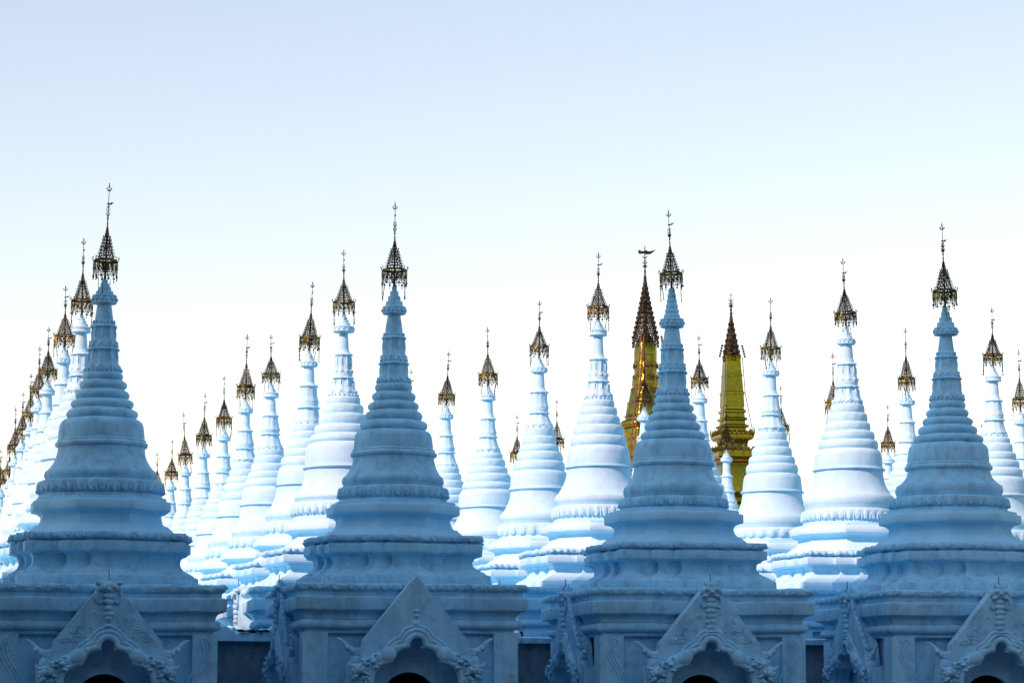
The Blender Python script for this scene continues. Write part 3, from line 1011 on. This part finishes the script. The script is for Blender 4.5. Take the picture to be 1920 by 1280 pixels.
# ------------------------------------------------------------------ the stupas
# position, heights (cornice top ... tip), radii: plinth/lotus/rim/ridge/shoulder, five rings, upper mouldings
SPEC={
 'A0':((0.087,0.0),[3.722, 4.597, 5.213, 5.489, 5.67, 6.071, 6.214, 6.555, 6.728, 6.883, 7.049, 7.212, 7.347, 7.401, 7.753, 7.816, 8.142, 8.224, 8.505, 8.654, 8.923, 10.588],
   [1.199, 1.057, 0.936, 0.771, 0.718],[0.597, 0.522, 0.453, 0.397, 0.342],[0.308, 0.276, 0.245, 0.223, 0.201, 0.152, 0.12, 0.218, 0.147]),
 'B0':((5.04,0.0),[3.781, 4.616, 5.227, 5.478, 5.667, 6.009, 6.147, 6.467, 6.642, 6.816, 6.973, 7.139, 7.295, 7.332, 7.646, 7.711, 8.099, 8.155, 8.484, 8.618, 8.972, 10.457],
   [1.145, 0.944, 0.871, 0.743, 0.68],[0.579, 0.493, 0.438, 0.376, 0.319],[0.283, 0.265, 0.237, 0.21, 0.189, 0.151, 0.109, 0.21, 0.146]),
 'C0':((10.004,0.0),[3.752, 4.56, 5.166, 5.374, 5.596, 5.941, 6.072, 6.409, 6.568, 6.741, 6.897, 7.057, 7.189, 7.264, 7.632, 7.717, 8.043, 8.114, 8.407, 8.559, 9.101, 10.514],
   [1.198, 0.951, 0.872, 0.732, 0.685],[0.572, 0.49, 0.422, 0.368, 0.317],[0.289, 0.252, 0.238, 0.21, 0.191, 0.159, 0.126, 0.219, 0.14]),
 'D0':((15.116,0.0),[3.766, 4.62, 5.23, 5.468, 5.708, 5.973, 6.107, 6.461, 6.618, 6.787, 6.931, 7.095, 7.229, 7.287, 7.657, 7.702, 8.04, 8.117, 8.42, 8.556, 8.931, 10.482],
   [1.24, 1.063, 0.954, 0.782, 0.725],[0.62, 0.529, 0.448, 0.377, 0.329],[0.305, 0.286, 0.243, 0.215, 0.186, 0.143, 0.11, 0.224, 0.157]),
 'B1':((4.963,5.0),[3.944, 4.69, 5.254, 5.582, 5.745, 6.229, 6.319, 6.733, 6.895, 7.077, 7.284, 7.466, 7.604, 7.68, 7.99, 8.071, 8.438, 8.509, 8.846, 8.958, 9.194, 10.446],
   [1.115, 0.974, 0.909, 0.763, 0.723],[0.623, 0.542, 0.462, 0.385, 0.326],[0.291, 0.251, 0.186, 0.166, 0.156, 0.098, 0.082, 0.211, 0.126]),
 'C1':((9.926,5.0),[3.994, 4.745, 5.29, 5.595, 5.812, 6.344, 6.406, 6.777, 6.977, 7.179, 7.365, 7.525, 7.665, 7.738, 8.049, 8.132, 8.485, 8.558, 8.922, 9.037, 9.235, 10.575],
   [1.107, 0.902, 0.851, 0.656, 0.615],[0.543, 0.482, 0.42, 0.364, 0.313],[0.277, 0.256, 0.195, 0.174, 0.164, 0.102, 0.09, 0.179, 0.118]),
 'D1':((15.006,5.0),[4.014, 4.771, 5.317, 5.606, 5.889, 6.389, 6.463, 6.82, 6.999, 7.178, 7.357, 7.537, 7.706, 7.758, 8.076, 8.171, 8.531, 8.616, 8.903, 9.009, 9.275, 10.642],
   [1.15, 0.941, 0.889, 0.716, 0.669],[0.586, 0.523, 0.45, 0.387, 0.335],[0.298, 0.282, 0.22, 0.209, 0.178, 0.131, 0.115, 0.188, 0.115]),
}

ORD = ['', 'second', 'third', 'fourth', 'fifth', 'sixth', 'seventh', 'eighth', 'ninth', 'tenth']
FRONT = {
    'A': 'leftmost front-row stupa in blue shade, lion mask over a chipped worn cornice',
    'B': 'front-row stupa in blue shade whose triangular gable is plain and sharp-tipped',
    'C': 'blue-shaded front-row stupa, third from left, with a long knobbed cone under its crown',
    'D': 'rightmost front-row stupa in blue shade, its base cut off by the frame edge'}
BEHIND = {
    'A': 'white stupa %s back in the tight line trailing off behind the leftmost front stupa',
    'B': 'white stupa %s back in the line behind the front stupa with plain gable',
    'C': 'white stupa %s back in the line behind the third front stupa from left',
    'D': 'white stupa %s back in the line behind the rightmost front stupa',
    'E': 'white stupa %s back in the line right of the rightmost front stupa',
    'F': 'white stupa %s back in the second line right of the rightmost front stupa',
    'G': 'white stupa %s back in the third line right of the rightmost front stupa'}
MASK = {'A': 2, 'B': 1, 'C': 0, 'D': 0}
LEAN = {'A0': (0.0, 0.028), 'B0': (0, 0.004), 'C0': (0, -0.035), 'D0': (0, -0.02)}
sd = 1
for k, ((X, Y), z, w5, wr, wt) in SPEC.items():
    row = int(k[1])
    if row == 0:
        lab = FRONT[k[0]]
    else:
        lab = BEHIND[k[0]] % ORD[row]
    stupa(X, Y, z, w5, wr, wt, lab, sd, row, MASK[k[0]] if row == 0 else sd % 3, k == 'A0', LEAN.get(k, (0.01 * sin(sd * 5), 0.012 * cos(sd * 3))))
    sd += 1

GEN = [[(a + b) / 2 for a, b in zip(SPEC['C1'][i], SPEC['D1'][i])] for i in (1, 2, 3, 4)]
OTHERS = {'A1': (0.03, 8.69, 10.49), 'A2': (0.01, 8.73, 10.34), 'A3': (-0.03, 8.66, 10.18), 'A4': (0.01, 8.81, 10.40), 'A5': (0.06, 8.76, 10.35), 'A6': (0.10, 8.80, 10.44),
          'A7': (0.10, 8.84, 10.57), 'A8': (0.16, 8.60, 10.10), 'A9': (0.10, 8.70, 10.28),
          'B2': (5.02, 8.80, 10.60), 'B3': (4.91, 8.72, 10.15), 'B4': (4.97, 8.90, 10.85), 'B5': (5.01, 8.71, 10.43), 'B6': (5.05, 8.73, 10.55), 'B7': (5.07, 8.65, 10.54),
          'B8': (5.12, 8.62, 10.22), 'B9': (5.17, 8.66, 10.28),
          'C2': (9.93, 8.81, 10.36), 'C3': (9.88, 8.78, 10.48), 'C4': (9.92, 8.88, 10.57), 'C5': (9.95, 8.86, 10.74),
          'D2': (15.03, 8.88, 10.59), 'D3': (14.93, 8.84, 10.44), 'D4': (14.94, 8.94, 10.60), 'D6': (15.09, 8.85, 10.62), 'D7': (15.06, 8.90, 10.71),
          'E2': (20.12, 8.89, 10.54), 'E3': (20.0, 8.92, 10.79), 'E4': (19.92, 8.90, 10.81), 'E5': (20.16, 8.85, 10.55), 'E6': (20.11, 8.92, 10.62),
          'F4': (24.98, 9.08, 11.03), 'F6': (25.03, 8.96, 10.71), 'G7': (30.02, 8.95, 10.79)}
for k, (X, zc, zt) in OTHERS.items():
    row = int(k[1])
    q = random.Random(sd * 13)
    z0 = GEN[0]
    c0 = z0[0] + q.uniform(-0.04, 0.04)
    f = (zc - c0) / (z0[18] - z0[0])
    z = [c0 + (a - z0[0]) * f for a in z0]
    z[21] = zt
    # every mason set the mouldings a little differently
    for i in range(1, 18):
        z[i] += q.uniform(-0.018, 0.018)
    s = q.uniform(0.96, 1.05)
    w5 = [a * s * q.uniform(0.985, 1.015) for a in GEN[1]]
    wr = [a * s for a in GEN[2]]
    wt = [a * q.uniform(0.95, 1.06) for a in GEN[3]]
    stupa(X, row * 5.0, z, w5, wr, wt, BEHIND[k[0]] % ORD[row], sd, row, sd % 3, False, (0.012 * sin(sd * 5), 0.014 * cos(sd * 3)))
    sd += 1

# ------------------------------------------------------------------ low wall between the first and second rows
WALLGREY = whitewash('shade_toned_plaster', (0.20, 0.34, 0.42), (0.14, 0.25, 0.32), (0.07, 0.09, 0.10), 0.60)  # limewash darkened and blued to carry the shade below the coping
root = bpy.data.objects.new('boundary_wall', None)
C.objects.link(root)
root.location = (0, 2.5, 0)
thing(root, 'shade-toned blue-grey plastered wall with projecting white coping running behind the front row', 'wall')
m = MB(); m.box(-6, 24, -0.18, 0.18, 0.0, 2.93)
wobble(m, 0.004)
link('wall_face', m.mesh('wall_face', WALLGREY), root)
q = random.Random(5)
x = -6.0
while x < 24:
    L = q.uniform(1.1, 1.5)
    if not (1.9 < x + L / 2 < 3.4):
        m = MB()
        N = 8
        rings = []
        for i in range(N + 1):
            xx = x + 0.008 + (L - 0.016) * i / N
            f0 = -0.36 + q.uniform(-0.012, 0.012)
            rings.append([(xx, f0, 2.932), (xx, 0.34, 2.932), (xx, 0.34, 3.03), (xx, 0.05, 3.06 + q.uniform(-.008, .008)), (xx, f0, 3.02 + q.uniform(-0.008, 0.008))])
        m.loops(rings)
        link('coping_slab', m.mesh('coping_slab', WORN, 30), root)
    x += L
# the broken stretch between the two left stupas
m = MB()
rings = []
for i in range(27):
    u = i / 26
    xx = 1.85 + 1.75 * u
    top = 3.20 + 0.05 * sin(9 * u) + q.uniform(-0.035, 0.035) - (0.07 if 0.45 < u < 0.9 else 0)
    f0 = -0.40 + q.uniform(-0.03, 0.03)
    rings.append([(xx, f0, 2.94), (xx, 0.34, 2.94), (xx, 0.30, top), (xx, 0.0, top + 0.03), (xx, f0 + 0.05, top - 0.03)])
m.loops(rings)
link('coping_slab', m.mesh('coping_slab', WORN, 30), root)['label'] = 'broken ragged stretch of coping'
m = MB()
for i in range(9):
    m.blob((2.75 + 0.075 * i + q.uniform(-0.03, 0.03), -0.28 + q.uniform(-0.06, 0.06), 3.125 + q.uniform(-0.01, 0.01)), (q.uniform(0.05, 0.10), 0.09, q.uniform(0.012, 0.025)), 7, 5, None, 0.3, q)
link('soot_crust', m.mesh('soot_crust', SOOT_DARK, 40), root)

# ------------------------------------------------------------------ gilded spires beyond
def big_finial(parent, z0, hw, h, tiers, sq=False):
    """large tiered umbrella: cage + mast + vane + bells, z0 = bottom of the crown"""
    m = MB()
    n = 40
    for i in range(tiers):
        u = i / (tiers - 1)
        r = hw * (1 - u) ** 1.15 + hw * 0.10
        z = z0 + h * 0.62 * u
        r2 = hw * (1 - (i + 1) / (tiers - 1)) ** 1.15 + hw * 0.10 if i < tiers - 1 else hw * 0.05
        z2 = z0 + h * 0.62 * (i + 1) / (tiers - 1)
        m.hoop(r, z, 0.030, n)
        m.hoop(r * 0.98, z + 0.45 * (z2 - z), 0.024, n)
        nb = 30 if i < tiers // 2 else 18
        for j in range(nb):
            a = 2 * pi * (j + 0.5 * (i % 2)) / nb
            m.tube([(r * cos(a), r * sin(a), z), (r * 0.98 * cos(a), r * 0.98 * sin(a), z + 0.5 * (z2 - z)), (r2 * cos(a), r2 * sin(a), z2)], 0.016, 4)
            if j % 2 == 0 and i < tiers - 2:
                m.blob((r * 1.05 * cos(a), r * 1.05 * sin(a), z + 0.09), (0.03, 0.03, 0.06), 5, 4)
                m.blob((r * cos(a), r * sin(a), z + 0.5 * (z2 - z)), (0.035, 0.035, 0.05), 5, 4)
    c = link('umbrella_finial', m.mesh('umbrella_finial', DARKGILT, 40), parent)
    m = MB()
    for a_ in range(18):
        a = 2 * pi * a_ / 18
        r = hw * 1.10
        m.tube([(r * cos(a), r * sin(a), z0 + 0.02), (r * 1.03 * cos(a), r * 1.03 * sin(a), z0 - 0.22)], 0.012, 4)
        m.blob((r * 1.03 * cos(a), r * 1.03 * sin(a), z0 - 0.12), (0.035, 0.035, 0.05), 5, 4)
        m.blob((r * 1.03 * cos(a), r * 1.03 * sin(a), z0 - 0.26), (0.03, 0.02, 0.05), 5, 4)
    fr = link('bell_fringe', m.mesh('bell_fringe', DARKGILT, 40), c)
    fr['kind'] = 'stuff'
    m = MB()
    zt = z0 + h
    m.lathe([(0.10, z0 - 0.3), (0.08, z0 + h * 0.5), (0.05, z0 + h * 0.64), (0.03, z0 + h * 0.7), (0.02, zt - 0.3), (0.008, zt)], 10)
    for u, r in ((0.66, 0.06), (0.72, 0.05), (0.78, 0.055), (0.83, 0.04), (0.965, 0.03)):
        m.blob((0, 0, z0 + h * u), (r, r, r * 1.2), 7, 5)
    for u in (0.76, 0.80, 0.86):
        for s in (-1, 1):
            m.tube([(0, 0, z0 + h * u), (s * 0.06, 0, z0 + h * u + 0.02), (s * 0.09, 0, z0 + h * u + 0.08)], 0.018, 5)
    link('mast', m.mesh('mast', DARKGILT, 40), c)
    return c, zt

# round gilded stupa
root = bpy.data.objects.new('gilded_stupa', None)
C.objects.link(root)
root.location = (24.55, 55, 0)
thing(root, 'tall round gilded stupa with flag vane and bamboo poles rising behind the white ones', 'stupa')
m = MB()
m.lathe([(4.6, 0), (4.6, 1.0), (4.2, 1.1), (4.2, 2.2), (3.7, 2.4), (3.7, 3.4), (3.0, 3.8), (2.6, 5.0), (2.2, 6.6), (1.7, 8.0), (1.35, 9.0), (1.30, 9.3), (1.22, 9.4)], 64, 0, 0.004, 1)
link('bell', m.mesh('bell', GOLD, 40), root)
for (za, zb, R, up) in ((9.35, 9.95, 1.22, 1.08), (9.95, 10.5, 1.10, 0.96), (10.5, 11.0, 0.98, 0.86), (11.0, 11.45, 0.88, 0.76)):
    m = MB()
    h = zb - za
    m.lathe([(R * 0.94, za), (R, za + 0.2 * h), (R, za + 0.5 * h), (up, za + 0.85 * h), (up * 0.96, zb + 0.02)], 48, 0, 0.003, za)
    link('ring', m.mesh('ring', GOLD, 50), root)
m = MB()
prof = [(0.74, 11.4), (0.76, 11.8), (0.80, 12.0), (0.78, 12.05), (0.86, 12.12), (0.87, 12.40), (0.86, 12.47), (0.84, 12.50)]
prof += [(0.86 + 0.13 * cos(radians(a)), 12.64 + 0.15 * sin(radians(a))) for a in range(-80, 91, 17)]
prof += [(0.80, 12.82), (0.79, 12.90), (0.83, 12.94), (0.77, 13.0), (0.76, 13.1), (0.72, 13.35), (0.70, 13.42), (0.74, 13.46), (0.66, 13.52), (0.62, 13.75)]
m.lathe(prof, 56, 0, 0.003, 3)
link('drum', m.mesh('drum', GOLD, 40), root)
m = MB()
prof = [(0.60, 13.7), (0.57, 13.9), (0.50, 14.0), (0.49, 14.1), (0.52, 14.2), (0.50, 14.35), (0.45, 14.45), (0.42, 14.6), (0.44, 14.8), (0.42, 14.86), (0.46, 14.9), (0.44, 14.98), (0.42, 15.1), (0.43, 15.35), (0.41, 15.55), (0.37, 15.75), (0.28, 15.95), (0.14, 16.1)]
m.lathe(prof, 48, 0, 0.004, 5, lambda a, z: 1 + 0.03 * abs(sin(6 * a)))
link('banana_bud', m.mesh('banana_bud', GOLD, 50), root)
m = MB()
for zc, rr in ((13.95, 0.54), (14.45, 0.47), (14.88, 0.455)):
    for j in range(20):
        a = 2 * pi * j / 20
        m.blob((rr * cos(a), rr * sin(a), zc), (0.04, 0.05, 0.10), 6, 5, Matrix.Rotation(a, 3, 'Z'))
link('lotus_band', m.mesh('lotus_band', GOLDDARK, 50), root)['kind'] = 'stuff'
c, zt = big_finial(root, 15.90, 0.44, 3.67, 13)
m = MB()
pts = [(-0.32, 0.0), (-0.34, 0.10), (-0.26, 0.17), (-0.18, 0.10), (-0.02, 0.12), (0.06, 0.17), (0.14, 0.10), (0.30, 0.12), (0.55, 0.20), (0.40, 0.06), (0.28, -0.03), (0.10, -0.05), (0.0, -0.02), (-0.16, -0.02), (-0.24, -0.05)]
vs = [(0.8 * x, -0.015, zt - 0.33 + 0.8 * w) for x, w in pts] + [(0.8 * x, 0.015, zt - 0.33 + 0.8 * w) for x, w in pts]
n = len(pts)
m.add(vs, [tuple(range(n)), tuple(range(2 * n - 1, n - 1, -1))] + [(i, i + n, (i + 1) % n + n, (i + 1) % n) for i in range(n)])
link('vane', m.mesh('vane', DARKGILT, 30, False), c)

# bamboo scaffold leaning on it
root = bpy.data.objects.new('bamboo_scaffold', None)
C.objects.link(root)
root.location = (24.62, 54.2, 0)
thing(root, 'tall thin bamboo ladder poles leaning against the round gilded stupa', 'scaffold')
def pole(a, b, r=0.03):
    m = MB()
    k = 8
    m.tube([tuple(a[i] + (b[i] - a[i]) * j / k + (0.012 * sin(j * 2.3) if i == 0 else 0) for i in range(3)) for j in range(k + 1)], r, 6)
    link('pole', m.mesh('pole', BAMBOO, 60), root)
pole((-0.38, 0.3, 15.95), (-2.45, -1.6, 0.0), 0.035)
pole((-0.27, 0.3, 15.95), (-2.22, -1.6, 0.0), 0.035)
pole((0.42, 0.3, 16.0), (2.2, -1.6, 0.0), 0.04)
pole((-0.20, 0.25, 15.2), (-0.55, -1.6, 0.0), 0.02)
pole((0.12, 0.25, 15.0), (0.55, -1.6, 0.0), 0.016)
for i in range(22):
    z = 15.3 - 0.62 * i
    u = (15.95 - z) / 15.95
    xa = -0.38 - 2.07 * u
    y = 0.3 - 1.9 * u
    m = MB()
    m.tube([(xa - 0.18, y, z), (xa + 0.2, y, z + 0.01), (xa + 0.55 + 0.9 * u, y + 0.1, z - 0.02)], 0.012, 5)
    link('rung', m.mesh('rung', BAMBOO, 60), root)

# square gilded spire
root = bpy.data.objects.new('gilded_tower', None)
C.objects.link(root)
root.location = (27.97, 55, 0)
thing(root, 'square tapering gilded tower with tiered eaves and ornate spire behind the white stupas', 'tower')
def tier(name, prof, mat=GOLD, par=root):
    m = MB()
    m.outline(refine(square(0.0), 4, 4), prof)
    return link(name, m.mesh(name, mat, 30), par)
tier('base', [(3.2, 0), (3.2, 3.0), (3.5, 3.1), (3.5, 3.3), (2.6, 3.8), (2.5, 5.6), (2.8, 5.7), (2.8, 5.9), (1.9, 6.5), (1.8, 7.9), (2.1, 8.0), (2.1, 8.2), (1.3, 8.8)], GOLDDARK)
tier('storey', [(0.95, 8.7), (0.95, 9.6), (1.10, 9.7), (1.12, 9.85), (0.80, 10.1)])
tier('storey', [(0.66, 10.05), (0.66, 11.0), (0.60, 11.15)])
tier('eave', [(0.56, 11.1), (0.60, 11.2), (0.72, 11.28), (0.74, 11.34), (0.70, 11.36), (0.80, 11.46), (0.80, 11.54), (0.74, 11.56), (0.74, 11.68), (0.52, 11.75)])
tier('storey', [(0.48, 11.7), (0.46, 11.98), (0.50, 12.0), (0.46, 12.05)], GOLDDARK)
tier('eave', [(0.46, 12.02), (0.50, 12.08), (0.60, 12.12), (0.66, 12.2), (0.66, 12.28), (0.58, 12.31), (0.58, 12.40), (0.42, 12.48)])
tier('storey', [(0.42, 12.46), (0.41, 12.56), (0.50, 12.60), (0.52, 12.66), (0.40, 12.72), (0.39, 12.84), (0.46, 12.88), (0.47, 12.94), (0.385, 12.99), (0.375, 13.14), (0.43, 13.18), (0.43, 13.24), (0.36, 13.30), (0.36, 13.42)])
tier('shaft', [(0.38, 13.40), (0.36, 13.85), (0.385, 13.88), (0.385, 13.95), (0.35, 13.98), (0.315, 14.55), (0.335, 14.57), (0.335, 14.62), (0.31, 14.64), (0.275, 15.2), (0.30, 15.36), (0.2, 15.5)], GOLD)
for za, r in ((11.72, 0.74), (12.36, 0.62)):
    for sx in (-1, 1):
        for sy in (-1, 1):
            m = MB()
            m.tube([(sx * r, sy * r, za - 0.1), (sx * (r + 0.05), sy * (r + 0.05), za + 0.05), (sx * (r + 0.03), sy * (r + 0.03), za + 0.28)], lambda u: 0.05 * (1 - u) + 0.01, 6)
            link('corner_finial', m.mesh('corner_finial', GOLD, 50), root)
    for k in range(4):
        m = MB()
        for j in range(7):
            t = (j - 3) / 3.5 * r
            z_ = za + 0.02
            a = k * pi / 2
            x_, y_ = t * cos(a) + r * sin(a), t * sin(a) - r * cos(a)
            m.blob((x_, y_, z_), (0.045, 0.045, 0.11 if j % 2 else 0.16), 6, 5)
        link('antefix_row', m.mesh('antefix_row', GOLDDARK, 50), root)
for sx in (-1, 1):
    m = MB()
    m.tube([(sx * 0.33, -0.33, 15.3), (sx * 0.40, -0.42, 13.9), (sx * 0.62, -0.62, 12.4)], 0.014, 4)
    link('guy_wire', m.mesh('guy_wire', IRON, 50), root)
c, zt = big_finial(root, 15.45, 0.27, 2.38, 8)
m = MB()
for sx in (-1, 1):
    for j in range(5):
        m.blob((sx * (0.40 + 0.025 * j), -0.1, 15.75 - 0.10 * j), (0.05, 0.03, 0.05), 6, 5)
link('hanging_ornament', m.mesh('hanging_ornament', DARKGILT, 50), c)['kind'] = 'stuff'

# ------------------------------------------------------------------ unseen blocks added round the forecourt to shade the front row
BLOCKER_BLUE = ground_mat('blocker_bounce_blue', (0.035, 0.085, 0.135), (0.022, 0.060, 0.100), 1.5)  # blue picked so the added blocks bounce blue onto the front row
root = bpy.data.objects.new('light_blockers', None)
C.objects.link(root)
root.location = (0, -60, 0)
thing(root, 'added unseen blue blocks round the viewer that shade the front row', 'light blocker')
def blocker(name, x0, x1, y0, y1, z0, z1):
    m = MB()
    cx, cy, hx, hy = (x0 + x1) / 2, (y0 + y1) / 2 + 60, (x1 - x0) / 2, (y1 - y0) / 2
    prof = [(0, z0)]
    z = z0 + 4.0
    while z < z1 - 3.0:
        prof += [(0, z), (0.35, z + 0.1), (0.35, z + 0.3), (0.0, z + 0.6)]
        z += 4.4
    prof += [(0, z1 - 1.4), (0.3, z1 - 1.3), (0.3, z1 - 1.0), (0, z1 - 0.9), (0, z1 - 0.3), (0.1, z1 - 0.2), (0.1, z1)]
    m.loops([[(cx - hx - t, cy - hy - t, z), (cx + hx + t, cy - hy - t, z), (cx + hx + t, cy + hy + t, z), (cx - hx - t, cy + hy + t, z)] for t, z in prof])
    return link(name, m.mesh(name, BLOCKER_BLUE, 30), root)
blocker('west_sun_block', -22, -6.2, -21.4, -9.9, 0, 21.0)  # unseen block added to cast the shadow over the front row
# steep top of the added west block, pitched to set the shadow edge
m = MB()
m.loops([[(x, y + 60, z) for y, z in ((-9.4, 20.3), (-9.2, ROOF_E), (-15.6, ROOF_R), (-22.0, ROOF_E), (-21.8, 20.3))] for x in (-22.4, -5.9)])
link('west_sun_block_roof', m.mesh('west_sun_block_roof', BLOCKER_BLUE, 30), root)
blocker('south_sky_block', -46, 40, -70, -52, 0, 19)  # this and the next two are added to cut low skylight
blocker('southwest_sky_block', -46, -26, -51.9, -4, 0, 11)
blocker('east_sky_block', 27, 40, -51.9, -6, 0, 11)
